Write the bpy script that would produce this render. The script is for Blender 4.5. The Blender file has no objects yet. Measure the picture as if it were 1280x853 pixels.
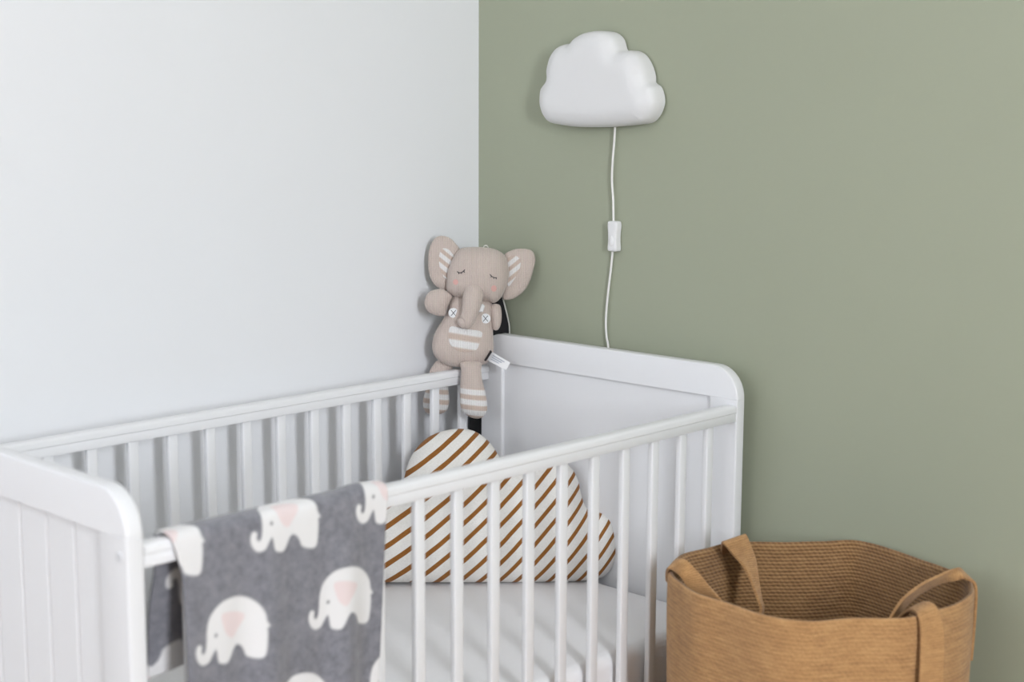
import bpy, bmesh, math, random
import numpy as np
from mathutils import Vector, Matrix, geometry
random.seed(4)
SC = bpy.context.scene
COL = SC.collection

# ------------------------------------------------------------------ camera
def make_camera():
    yaw, pitch, roll = .7607, -.1498, .004
    F = Vector((math.cos(yaw) * math.cos(pitch), math.sin(yaw) * math.cos(pitch), math.sin(pitch)))
    R0 = Vector((math.sin(yaw), -math.cos(yaw), 0))
    U0 = R0.cross(F)
    R = R0 * math.cos(roll) + U0 * math.sin(roll)
    U = U0 * math.cos(roll) - R0 * math.sin(roll)
    cd = bpy.data.cameras.new('camera')
    cam = bpy.data.objects.new('camera', cd)
    COL.objects.link(cam)
    M = Matrix((R, U, -F)).transposed().to_4x4()
    M.translation = Vector((-2.1959, -2.1871, 1.3156))
    cam.matrix_world = M
    cd.sensor_fit = 'HORIZONTAL'
    cd.sensor_width = 36
    cd.lens = 1861.09 / 1280 * 36
    cd.clip_start = .05
    cd.dof.use_dof = True
    cd.dof.focus_distance = 2.86
    cd.dof.aperture_fstop = 3.6
    SC.camera = cam
make_camera()

# ------------------------------------------------------------------ light
SC.view_settings.view_transform = 'Standard'
SC.view_settings.look = 'None'
SC.view_settings.exposure = 0.06
SC.view_settings.gamma = 1
SC.view_settings.use_curve_mapping = False
w = bpy.data.worlds.new('sky')
SC.world = w
w.use_nodes = True
bg = w.node_tree.nodes['Background']
bg.inputs[0].default_value = (.80, .88, 1, 1)
bg.inputs[1].default_value = 1.2

# room: corner at the origin, green wall on x = 0, white wall on y = 0
RX, RY, RZ = -4.5, -4.0, 2.6
WIN1 = (-2.45, -1.85, 1.1, 2.5)     # opening in the wall at y = RY: x0, x1, z0, z1
WIN2 = (-2.1, -.4, 1.25, 2.5)      # opening in the wall at x = RX: y0, y1, z0, z1

def area(name, loc, rot, sx, sy, power, col):
    l = bpy.data.lights.new(name, 'AREA')
    l.shape = 'RECTANGLE'; l.size = sx; l.size_y = sy
    l.energy = power; l.color = col
    o = bpy.data.objects.new(name, l)
    COL.objects.link(o)
    o.location = loc; o.rotation_euler = rot
    return o
# daylight arriving in the two window openings
area('window_daylight', ((WIN1[0] + WIN1[1]) / 2, RY - .12, (WIN1[2] + WIN1[3]) / 2), (math.radians(90), 0, 0), WIN1[1] - WIN1[0], WIN1[3] - WIN1[2], 117, (.915, .945, 1.0))
area('window_daylight', (RX - .12, (WIN2[0] + WIN2[1]) / 2, (WIN2[2] + WIN2[3]) / 2), (math.radians(90), 0, math.radians(-90)), WIN2[1] - WIN2[0], WIN2[3] - WIN2[2], 20, (.92, .94, 1))

# ------------------------------------------------------------------ materials
class NT:
    def __init__(s, name, color=(.8, .8, .8), rough=.5, **kw):
        s.m = bpy.data.materials.new(name)
        s.m.use_nodes = True
        s.n = s.m.node_tree.nodes; s.l = s.m.node_tree.links
        s.b = s.n['Principled BSDF']
        s.b.inputs['Base Color'].default_value = (*color, 1)
        s.b.inputs['Roughness'].default_value = rough
        for k, v in kw.items():
            s.b.inputs[k].default_value = v
    def node(s, t, **kw):
        n = s.n.new(t)
        for k, v in kw.items():
            if k in n.inputs.keys(): n.inputs[k].default_value = v
            else: setattr(n, k, v)
        return n
    def coord(s, which='Object', scale=None):
        c = s.n.new('ShaderNodeTexCoord')
        out = c.outputs[which]
        if scale:
            mp = s.n.new('ShaderNodeMapping'); mp.inputs['Scale'].default_value = scale
            s.l.new(out, mp.inputs[0]); out = mp.outputs[0]
        return out
    def math(s, op, a, b=None, c=None):
        n = s.n.new('ShaderNodeMath'); n.operation = op
        for i, v in enumerate((a, b, c)):
            if v is None: continue
            if isinstance(v, (int, float)): n.inputs[i].default_value = v
            else: s.l.new(v, n.inputs[i])
        return n.outputs[0]
    def noise(s, vec, scale, detail=3, rough=.5):
        n = s.node('ShaderNodeTexNoise', Scale=scale, Detail=detail, Roughness=rough)
        s.l.new(vec, n.inputs['Vector'])
        return n.outputs['Fac']
    def ramp(s, fac, stops):
        n = s.n.new('ShaderNodeValToRGB')
        e = n.color_ramp.elements
        while len(e) < len(stops): e.new(.5)
        for i, (p, c) in enumerate(stops):
            e[i].position = p; e[i].color = (*c, 1)
        s.l.new(fac, n.inputs[0])
        return n.outputs[0]
    def mix(s, fac, a, b, mode='MIX'):
        n = s.n.new('ShaderNodeMix'); n.data_type = 'RGBA'; n.blend_type = mode
        for sock, v in ((n.inputs[0], fac), (n.inputs[6], a), (n.inputs[7], b)):
            if isinstance(v, (int, float)): sock.default_value = v
            elif isinstance(v, tuple): sock.default_value = (*v, 1)
            else: s.l.new(v, sock)
        return n.outputs[2]
    def bump(s, h, strength=.3, dist=.001):
        n = s.node('ShaderNodeBump', Strength=strength, Distance=dist)
        s.l.new(h, n.inputs['Height'])
        s.l.new(n.outputs[0], s.b.inputs['Normal'])
    def base(s, c): s.l.new(c, s.b.inputs['Base Color'])
    def xyz(s, vec):
        n = s.n.new('ShaderNodeSeparateXYZ'); s.l.new(vec, n.inputs[0]); return n.outputs

def paint_wall(name, col, var=.02):
    t = NT(name, col, .75)
    c = t.coord('Object')
    f = t.noise(c, 1.3, 3)
    lo = tuple(x * (1 - var) for x in col); hi = tuple(min(1, x * (1 + var)) for x in col)
    t.base(t.ramp(f, [(.3, lo), (.7, hi)]))
    t.bump(t.noise(c, 260, 2), .12, .0006)
    return t.m
M = {}
M['white_wall'] = paint_wall('white_wall_paint', (.84, .85, .87), .005)
M['green_wall'] = paint_wall('sage_green_paint', (.375, .402, .300), .02)
M['ceiling'] = paint_wall('ceiling_paint', (.88, .88, .88), .005)
M['far_wall'] = paint_wall('pale_grey_paint', (.50, .51, .50), .02)
def white_lacquer():
    t = NT('white_lacquer', (.83, .835, .85), .38)
    t.bump(t.noise(t.coord('Object', (40, 40, 4)), 8, 2), .04, .0004)
    return t.m
M['crib'] = white_lacquer()
M['trim'] = NT('trim_paint', (.82, .82, .81), .4).m
M['screw'] = NT('screw_cap', (.72, .73, .75), .35).m
def floor_mat():
    t = NT('oak_floor', (.5, .36, .22), .45)
    c = t.coord('Object')
    br = t.node('ShaderNodeTexBrick', Scale=1.0)
    br.inputs['Color1'].default_value = (.33, .22, .13, 1); br.inputs['Color2'].default_value = (.40, .28, .17, 1)
    br.inputs['Mortar'].default_value = (.2, .13, .08, 1)
    br.inputs['Mortar Size'].default_value = .002; br.inputs['Brick Width'].default_value = 1.4; br.inputs['Row Height'].default_value = .14
    t.l.new(c, br.inputs['Vector'])
    g = t.noise(t.coord('Object', (1.5, 26, 1)), 6, 5)
    t.base(t.mix(t.math('MULTIPLY', g, .5), br.outputs[0], (.22, .14, .08)))
    return t.m
M['floor'] = floor_mat()
M['lamp'] = NT('matte_white_plastic', (.80, .80, .80), .5, **{'Subsurface Weight': .15, 'Subsurface Radius': (.01, .01, .01), 'Subsurface Scale': .3}).m
M['plastic'] = NT('gloss_white_plastic', (.84, .84, .84), .35).m
M['cable'] = NT('cream_cable', (.86, .85, .82), .4).m

KNIT = (.63, .53, .475)
def knit(name, stripe=None, base=KNIT):
    """fine ribbed knit; stripe = (dx, dz, period, phase, duty)"""
    t = NT(name, base, .95)
    t.b.inputs['Sheen Weight'].default_value = .25
    c = t.coord('Object'); x, y, z = t.xyz(c)
    col = base
    n = t.noise(c, 600, 2)
    if stripe:
        dx, dz, per, ph, duty = stripe
        wv = t.noise(c, 40, 2)
        s = t.math('ADD', t.math('MULTIPLY', x, dx), t.math('MULTIPLY', z, dz))
        s = t.math('ADD', s, t.math('MULTIPLY', wv, .0015))
        s = t.math('SINE', t.math('MULTIPLY', t.math('ADD', s, ph), 2 * math.pi / per))
        f = t.ramp(s, [(0, (0, 0, 0)), (.5, (1, 1, 1))])
        f.node.color_ramp.elements[0].position = max(.001, .5 - duty)
        f.node.color_ramp.elements[1].position = .5 + .14
        s2 = t.math('ADD', t.math('MULTIPLY', s, .5), .5)
        t.l.new(s2, f.node.inputs[0])
        col = t.mix(f, (base[0] * 1.0, base[1] * .95, base[2] * .9), (.84, .83, .82))
    rib = t.math('SINE', t.math('MULTIPLY', x, 2 * math.pi / .0036))
    row = t.math('SINE', t.math('MULTIPLY', z, 2 * math.pi / .0026))
    k = t.math('MULTIPLY', t.math('ADD', rib, t.math('MULTIPLY', row, .35)), .34)
    h = t.math('ADD', k, n)
    dark = t.math('MULTIPLY', t.math('SUBTRACT', .75, h), .42)
    t.base(t.mix(dark, col, tuple(v * .45 for v in base)))
    t.bump(h, .7, .0012)
    return t.m
M['knit'] = knit('taupe_knit')
M['knit_foot'] = knit('striped_foot_knit', (0.10, 1, .0205, .0450, .26))
M['knit_pocket'] = knit('striped_pocket_knit', (.16, 1, .027, -.0718, .30))
M['knit_ear_a'] = knit('striped_ear_lining', (.62, .78, .0160, .001, .25))
M['knit_ear_b'] = knit('striped_ear_lining_mirrored', (-.62, .78, .0160, .004, .25))
M['felt_white'] = NT('white_felt', (.82, .82, .82), .9).m
M['pink'] = NT('pink_felt', (.72, .42, .38), .9).m
M['thread'] = NT('dark_thread', (.05, .05, .055), .8).m
M['button'] = NT('white_button', (.80, .81, .82), .5).m
def label_mat():
    t = NT('woven_care_label', (.85, .85, .85), .6)
    t.base(t.mix(t.noise(t.coord('Object', (1, 1, 1)), 900, 1), (.86, .86, .86), (.80, .80, .81)))
    return t.m
M['label'] = label_mat()
M['label_print'] = NT('pale_label_print', (.50, .54, .62), .7).m
M['black_cloth'] = NT('black_cloth', (.018, .018, .02), .8).m
M['cord_white'] = NT('white_cord', (.75, .74, .68), .8).m

def pillow_mat():
    t = NT('rust_striped_cotton', (.8, .78, .74), .9)
    c = t.coord('Object'); x, y, z = t.xyz(c)
    wv = t.noise(c, 14, 2)
    s = t.math('SUBTRACT', z, x)
    s = t.math('SUBTRACT', s, t.math('MULTIPLY', t.math('MULTIPLY', x, x), .85))
    s = t.math('ADD', s, t.math('MULTIPLY', wv, .004))
    s = t.math('DIVIDE', t.math('SUBTRACT', s, .2545), .0355)
    fr = t.math('FRACT', s)
    d = t.math('ABSOLUTE', t.math('SUBTRACT', fr, .5))
    edge = t.ramp(d, [(.150, (1, 1, 1)), (.165, (0, 0, 0))])
    fine = t.noise(t.coord('Object', (1, 1, 3)), 330, 3)
    cream = t.ramp(fine, [(.3, (.77, .745, .70)), (.7, (.89, .875, .84))])
    rust = t.ramp(fine, [(.3, (.22, .078, .010)), (.7, (.35, .14, .022))])
    t.base(t.mix(edge, cream, rust))
    h = t.math('ADD', t.math('MULTIPLY', fine, .3), t.noise(t.coord('Object', (1, 1, .6)), 45, 3))
    t.bump(h, .5, .003)
    t.b.inputs['Sheen Weight'].default_value = .1
    return t.m
M['pillow'] = pillow_mat()
def sheet_mat():
    t = NT('cotton_sheet', (.88, .87, .88), .85)
    c = t.coord('Object')
    t.bump(t.math('ADD', t.noise(c, 7, 3), t.math('MULTIPLY', t.noise(c, 700, 2), .05)), .35, .006)
    return t.m
M['sheet'] = sheet_mat()
def blanket_mat():
    t = NT('grey_elephant_knit', (.2, .2, .2), .95)
    t.b.inputs['Sheen Weight'].default_value = .3
    c = t.coord('Object')
    a = t.n.new('ShaderNodeAttribute'); a.attribute_name = 'pattern'
    sp = t.n.new('ShaderNodeSeparateColor'); t.l.new(a.outputs['Color'], sp.inputs[0])
    big = t.noise(c, 70, 5, .7)
    grey = t.ramp(big, [(.3, (.155, .155, .178)), (.7, (.27, .27, .30))])
    col = t.mix(sp.outputs[0], grey, (.80, .79, .79))
    col = t.mix(sp.outputs[1], col, (.80, .68, .675))
    col = t.mix(sp.outputs[2], col, (.16, .16, .17))
    t.base(col)
    t.bump(t.math('ADD', t.noise(c, 500, 3), big), .5, .0015)
    return t.m
M['blanket'] = blanket_mat()
def jute(name, rows=.0062, twist=.009, dark=1.0, amp=1.0):
    t = NT(name, (.5, .3, .14), .95)
    t.b.inputs['Sheen Weight'].default_value = .15
    uv = t.coord('UV'); u, v, _ = t.xyz(uv)
    wob = t.noise(uv, 60, 3)
    vv = t.math('ADD', v, t.math('MULTIPLY', wob, .0022))
    ph = t.math('MULTIPLY', vv, 2 * math.pi / rows)
    row = t.math('SINE', ph)
    tw = t.math('SINE', t.math('ADD', t.math('MULTIPLY', t.math('ADD', u, t.math('MULTIPLY', wob, .004)), 2 * math.pi / twist), t.math('MULTIPLY', ph, .5)))
    fib = t.noise(t.coord('Object', (1, 1, 2.2)), 260, 5, .75)
    big = t.noise(t.coord('Object', (1, 1, 3.5)), 40, 4, .6)
    h = t.math('ADD', t.math('MULTIPLY', row, .30 * amp), t.math('MULTIPLY', tw, .12 * amp))
    h = t.math('ADD', h, t.math('MULTIPLY', fib, .9))
    f = t.math('ADD', t.math('MULTIPLY', h, .45), t.math('MULTIPLY', big, .45))
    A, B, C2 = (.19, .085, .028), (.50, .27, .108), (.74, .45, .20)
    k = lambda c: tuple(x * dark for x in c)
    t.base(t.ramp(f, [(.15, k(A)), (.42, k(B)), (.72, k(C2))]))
    t.bump(h, .8, .0022)
    return t.m
M['jute'] = jute('braided_jute_shaded', dark=.66)  # inner wall: same jute, darkened so the interior shade sits in the colour
M['jute_out'] = jute('felted_jute', dark=1.0, amp=.28)
M['jute_strap'] = jute('jute_webbing', rows=.004, twist=.003, amp=.3)

# ------------------------------------------------------------------ mesh helpers
def link(name, me, mat, parent=None, smooth=False):
    o = bpy.data.objects.new(name, me)
    COL.objects.link(o)
    if mat is not None: me.materials.append(mat)
    if parent is not None: o.parent = parent
    if smooth:
        for p in me.polygons: p.use_smooth = True
    return o
def mesh(name, verts, faces):
    me = bpy.data.meshes.new(name)
    me.from_pydata([tuple(v) for v in verts], [], [tuple(f) for f in faces])
    me.update()
    return me
def obj_bm(name, bm, mat, parent=None, smooth=False, auto=None):
    bmesh.ops.recalc_face_normals(bm, faces=bm.faces)
    me = bpy.data.meshes.new(name); bm.to_mesh(me); bm.free()
    o = link(name, me, mat, parent, smooth)
    if auto:
        for p in me.polygons: p.use_smooth = True
        me.set_sharp_from_angle(angle=math.radians(auto))
    return o
def tag(o, label=None, cat=None, group=None, kind=None):
    if label: o['label'] = label
    if cat: o['category'] = cat
    if group: o['group'] = group
    if kind: o['kind'] = kind
    return o
def empty(name, loc=(0, 0, 0), rot=(0, 0, 0)):
    o = bpy.data.objects.new(name, None); COL.objects.link(o)
    o.location = loc; o.rotation_euler = rot; o.empty_display_size = .05
    return o
def add_box(bm, lo, hi, bev=0, seg=2):
    b2 = bmesh.new()
    bmesh.ops.create_cube(b2, size=1)
    for v in b2.verts:
        v.co = Vector([lo[i] + (v.co[i] + .5) * (hi[i] - lo[i]) for i in range(3)])
    if bev:
        bmesh.ops.bevel(b2, geom=list(b2.edges), offset=bev, segments=seg, profile=.5, affect='EDGES')
    me = bpy.data.meshes.new('t'); b2.to_mesh(me); b2.free()
    bm.from_mesh(me); bpy.data.meshes.remove(me)
def box(name, lo, hi, mat, parent=None, bev=.002, seg=2):
    bm = bmesh.new(); add_box(bm, lo, hi, bev, seg)
    return obj_bm(name, bm, mat, parent, auto=35)
def prism(name, poly, axis, a, b, mat, parent=None, bev=0, seg=3, above=None):
    """polygon in the two axes other than `axis`, extruded from a to b"""
    bm = bmesh.new()
    def co(p, t):
        c = list(p); c.insert(axis, t); return c
    lo = [bm.verts.new(co(p, a)) for p in poly]; hi = [bm.verts.new(co(p, b)) for p in poly]
    n = len(poly)
    f1 = bm.faces.new(lo); f2 = bm.faces.new(hi[::-1])
    for i in range(n): bm.faces.new((lo[i], hi[i], hi[(i + 1) % n], lo[(i + 1) % n]))
    bmesh.ops.recalc_face_normals(bm, faces=bm.faces)
    if bev:
        es = [e for e in bm.edges if (f1 in e.link_faces or f2 in e.link_faces) and (above is None or max(v.co.z for v in e.verts) > above)]
        bmesh.ops.bevel(bm, geom=es, offset=bev, segments=seg, profile=.5, affect='EDGES')
    return obj_bm(name, bm, mat, parent, auto=35)
def catmull(pts, n=6, closed=True):
    P = [np.array(p, float) for p in pts]; out = []; N = len(P)
    rng = range(N) if closed else range(N - 1)
    for i in rng:
        if closed: p0, p1, p2, p3 = P[i - 1], P[i], P[(i + 1) % N], P[(i + 2) % N]
        else: p0, p1, p2, p3 = P[max(i - 1, 0)], P[i], P[i + 1], P[min(i + 2, N - 1)]
        for k in range(n):
            t = k / n
            out.append(.5 * ((2 * p1) + (-p0 + p2) * t + (2 * p0 - 5 * p1 + 4 * p2 - p3) * t * t + (-p0 + 3 * p1 - 3 * p2 + p3) * t ** 3))
    if not closed: out.append(P[-1])
    return out
def resample(pts, step, closed=True):
    P = np.array(pts); Q = np.vstack([P, P[:1]]) if closed else P
    seg = np.linalg.norm(np.diff(Q, axis=0), axis=1); cum = np.concatenate([[0], np.cumsum(seg)])
    n = max(8, int(round(cum[-1] / step)))
    t = np.linspace(0, cum[-1], n + (0 if closed else 1), endpoint=not closed)
    return np.stack([np.interp(t, cum, Q[:, i]) for i in range(Q.shape[1])], 1)
def dist_to(P, O):
    """distance of points P (n,2) to closed polyline O (m,2)"""
    A = O; B = np.roll(O, -1, 0); d = B - A; L = (d ** 2).sum(1) + 1e-15
    out = np.empty(len(P))
    for s in range(0, len(P), 2000):
        p = P[s:s + 2000, None, :]
        t = np.clip(((p - A) * d).sum(2) / L, 0, 1)
        out[s:s + 2000] = np.sqrt((((A + t[..., None] * d) - p) ** 2).sum(2)).min(1)
    return out
def inside(P, O):
    x, y = P[:, 0][:, None], P[:, 1][:, None]
    A = O; B = np.roll(O, -1, 0)
    c = ((A[:, 1] > y) != (B[:, 1] > y)) & (x < (B[:, 0] - A[:, 0]) * (y - A[:, 1]) / (B[:, 1] - A[:, 1] + 1e-18) + A[:, 0])
    return c.sum(1) % 2 == 1
class Puff:
    """a stuffed shape grown from a smooth outline in its local x-z plane"""
    def __init__(s, outline, T, R, step=.004, yoff=0, back=1.0, smooth=6, wob=0, wscale=30, power=2.0, side=0.0, cat=True, tilt=(0, 0), seam=0):
        s.T, s.R, s.yoff = T, R, yoff
        O = resample(catmull(outline, 8) if cat else outline, step)
        # counter-clockwise
        ar = (O[:, 0] * np.roll(O[:, 1], -1) - np.roll(O[:, 0], -1) * O[:, 1]).sum()
        if ar < 0: O = O[::-1].copy()
        s.O = O; n = len(O)
        tan = np.roll(O, -1, 0) - np.roll(O, 1, 0); tan /= np.linalg.norm(tan, axis=1)[:, None]
        nor = np.stack([-tan[:, 1], tan[:, 0]], 1)
        pts = []
        for dl in (.06, .18, .38, .65):
            dd = dl * min(R, step * 3.5)
            q = O + nor * dd
            ok = inside(q, O) & (dist_to(q, O) > dd * .93)
            pts.append(q[ok])
        lim = .65 * min(R, step * 3.5) + step * .55
        gx = np.arange(O[:, 0].min(), O[:, 0].max(), step); gz = np.arange(O[:, 1].min(), O[:, 1].max(), step * .866)
        G = np.array([(x + (step / 2 if j % 2 else 0), z) for j, z in enumerate(gz) for x in gx])
        G = G[inside(G, O)]; G = G[dist_to(G, O) > lim]
        pts.append(G)
        I = np.vstack(pts)
        allp = [Vector(p) for p in np.vstack([O, I])]
        vs, es, fs, ov, oe, of = geometry.delaunay_2d_cdt(allp, [(i, (i + 1) % n) for i in range(n)], [], 1, 1e-7)
        V = np.array([(v.x, v.y) for v in vs])
        d = dist_to(V, O)
        t = np.clip(d / R, 0, 1)
        h = (1 - (1 - t) ** power) ** (1 / power)
        bnd = d < 1e-6
        nb = [[] for _ in V]
        for a, b in es: nb[a].append(b); nb[b].append(a)
        inner = (d > .3 * R)
        idx = np.where(inner)[0]
        for _ in range(smooth):
            hn = h.copy()
            for i in idx: hn[i] = .5 * h[i] + .5 * np.mean(h[nb[i]])
            h = hn
        h = h * T
        if wob:
            for i in range(len(V)):
                if not bnd[i]:
                    from mathutils import noise
                    h[i] += wob * t[i] * noise.noise((V[i][0] * wscale, V[i][1] * wscale, yoff * 100))
        if seam:
            pass
        s.V, s.h, s.fs, s.bnd, s.back, s.side = V, h, fs, bnd, back, side
        s.tilt = tilt
    def yy(s, x, z, h): return s.yoff - h + s.tilt[0] * x + s.tilt[1] * z
    def build(s, name, mat, parent):
        V, h = s.V, s.h
        verts = [(V[i][0], s.yy(V[i][0], V[i][1], s.side + h[i]), V[i][1]) for i in range(len(V))]
        faces = [tuple(f) for f in s.fs]
        bm_idx = {}
        if s.side > 0 or s.back == 0:
            for i in range(len(V)):
                bm_idx[i] = len(verts); verts.append((V[i][0], s.yy(V[i][0], V[i][1], 0), V[i][1]))
            faces += [tuple(bm_idx[j] for j in f[::-1]) for f in s.fs]
            cnt = {}
            for f in s.fs:
                for k in range(len(f)):
                    a, b = f[k], f[(k + 1) % len(f)]; cnt[(a, b)] = 1
            for (a, b) in list(cnt):
                if (b, a) not in cnt: faces.append((b, a, bm_idx[a], bm_idx[b]))
        else:
            for i in range(len(V)):
                if s.bnd[i]: bm_idx[i] = i
                else:
                    bm_idx[i] = len(verts)
                    verts.append((V[i][0], s.yy(V[i][0], V[i][1], -h[i] * s.back), V[i][1]))
            faces += [tuple(bm_idx[j] for j in f[::-1]) for f in s.fs]
        bm = bmesh.new()
        bv = [bm.verts.new(v) for v in verts]
        for f in faces:
            if len(set(f)) > 2:
                try: bm.faces.new([bv[j] for j in f])
                except ValueError: pass
        return obj_bm(name, bm, mat, parent, auto=70 if s.side > 0 else None, smooth=True)
    def surf(s, x, z):
        d2 = (s.V[:, 0] - x) ** 2 + (s.V[:, 1] - z) ** 2
        k = np.argsort(d2)[:5]; w = 1 / (d2[k] + 1e-9)
        return s.yy(x, z, s.side + (s.h[k] * w).sum() / w.sum())
def decal(name, outline, pf, mat, parent, lift=.0006, step=.0018, T=.0006, cat=True):
    """a thin sewn piece that follows a puffed surface"""
    q = Puff(outline, T, T * 2.5, step=step, cat=cat, smooth=0)
    bm = bmesh.new(); N = len(q.V)
    fr = [bm.verts.new((x, pf.surf(x, z) - lift - q.h[i], z)) for i, (x, z) in enumerate(q.V)]
    bk = [bm.verts.new((x, pf.surf(x, z) + .0012, z)) for i, (x, z) in enumerate(q.V)]
    cnt = set()
    for f in q.fs:
        bm.faces.new([fr[j] for j in f]); bm.faces.new([bk[j] for j in f[::-1]])
        for k in range(len(f)): cnt.add((f[k], f[(k + 1) % len(f)]))
    for a, b in cnt:
        if (b, a) not in cnt: bm.faces.new((fr[b], fr[a], bk[a], bk[b]))
    return obj_bm(name, bm, mat, parent, smooth=True)
def tube_mesh(bm, pts, rad, seg=12, caps=True):
    P = [Vector(p) for p in pts]; n = len(P)
    rr = rad if hasattr(rad, '__len__') else [rad] * n
    prev = None; rings = []
    for i in range(n):
        t = (P[min(i + 1, n - 1)] - P[max(i - 1, 0)]).normalized()
        if prev is None:
            a = Vector((0, 0, 1)) if abs(t.z) < .9 else Vector((1, 0, 0))
            u = t.cross(a).normalized()
        else: u = (prev - t * prev.dot(t)).normalized()
        prev = u; v = t.cross(u)
        rings.append([bm.verts.new(P[i] + (u * math.cos(2 * math.pi * k / seg) + v * math.sin(2 * math.pi * k / seg)) * rr[i]) for k in range(seg)])
    for i in range(n - 1):
        for k in range(seg):
            bm.faces.new((rings[i][k], rings[i][(k + 1) % seg], rings[i + 1][(k + 1) % seg], rings[i + 1][k]))
    if caps:
        bm.faces.new(rings[0][::-1]); bm.faces.new(rings[-1])
def tube(name, pts, rad, mat, parent, seg=12, n=8):
    if n > 1:
        if hasattr(rad, '__len__'):
            q = catmull([tuple(p) + (r,) for p, r in zip(pts, rad)], n, False)
            pts = [p[:3] for p in q]; rad = [float(p[3]) for p in q]
        else: pts = catmull(pts, n, False)
    bm = bmesh.new(); tube_mesh(bm, [Vector(tuple(float(c) for c in p)) for p in pts], rad, seg)
    return obj_bm(name, bm, mat, parent, smooth=True)

# ------------------------------------------------------------------ the room
def wall_with_hole(name, axis, at, a0, a1, hole, mat, thick=.12):
    """wall on plane axis=at (inner face), thickness outwards, optional opening (b0,b1,z0,z1)"""
    bm = bmesh.new()
    s = (at, at + thick) if thick > 0 else (at + thick, at)
    def B(b0, b1, z0, z1):
        lo = [s[0], b0, z0] if axis == 0 else [b0, s[0], z0]
        hi = [s[1], b1, z1] if axis == 0 else [b1, s[1], z1]
        add_box(bm, lo, hi)
    if hole:
        h0, h1, z0, z1 = hole
        B(a0, h0, 0, RZ); B(h1, a1, 0, RZ); B(h0, h1, 0, z0); B(h0, h1, z1, RZ)
    else: B(a0, a1, 0, RZ)
    return tag(obj_bm(name, bm, mat), kind='structure')
tag(box('floor', (RX - .12, RY - .12, -.1), (.12, .12, 0), M['floor'], bev=0), kind='structure')
tag(box('ceiling', (RX - .12, RY - .12, RZ), (.12, .12, RZ + .1), M['ceiling'], bev=0), kind='structure')
wall_with_hole('wall_left', 1, 0, RX - .12, 0, None, M['white_wall'], .12)
wall_with_hole('wall_right', 0, 0, RY - .12, .12, None, M['green_wall'], .12)
wall_with_hole('wall_front', 1, RY, RX, 0, WIN1, M['far_wall'], -.12)
wall_with_hole('wall_back', 0, RX, RY - .12, 0, WIN2, M['far_wall'], -.12)
tag(box('baseboard_left', (RX, -.014, 0), (-.014, 0, .07), M['trim'], bev=.003), kind='structure')
tag(box('baseboard_right', (-.014, RY, 0), (0, 0, .07), M['trim'], bev=.003), kind='structure')
def window(name, axis, at, b0, b1, z0, z1):
    bm = bmesh.new()
    def B(c0, c1, d0, d1):
        lo = [at - .05, c0, d0] if axis == 0 else [c0, at - .05, d0]
        hi = [at, c1, d1] if axis == 0 else [c1, at, d1]
        add_box(bm, lo, hi, .004)
    f = .045
    B(b0, b1, z0, z0 + f); B(b0, b1, z1 - f, z1); B(b0, b0 + f, z0 + f, z1 - f); B(b1 - f, b1, z0 + f, z1 - f)
    tag(obj_bm(name, bm, M['trim'], auto=35), kind='structure')
window('window_1', 1, RY - .03, *WIN1)
window('window_2', 0, RX - .03, *WIN2)

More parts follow.
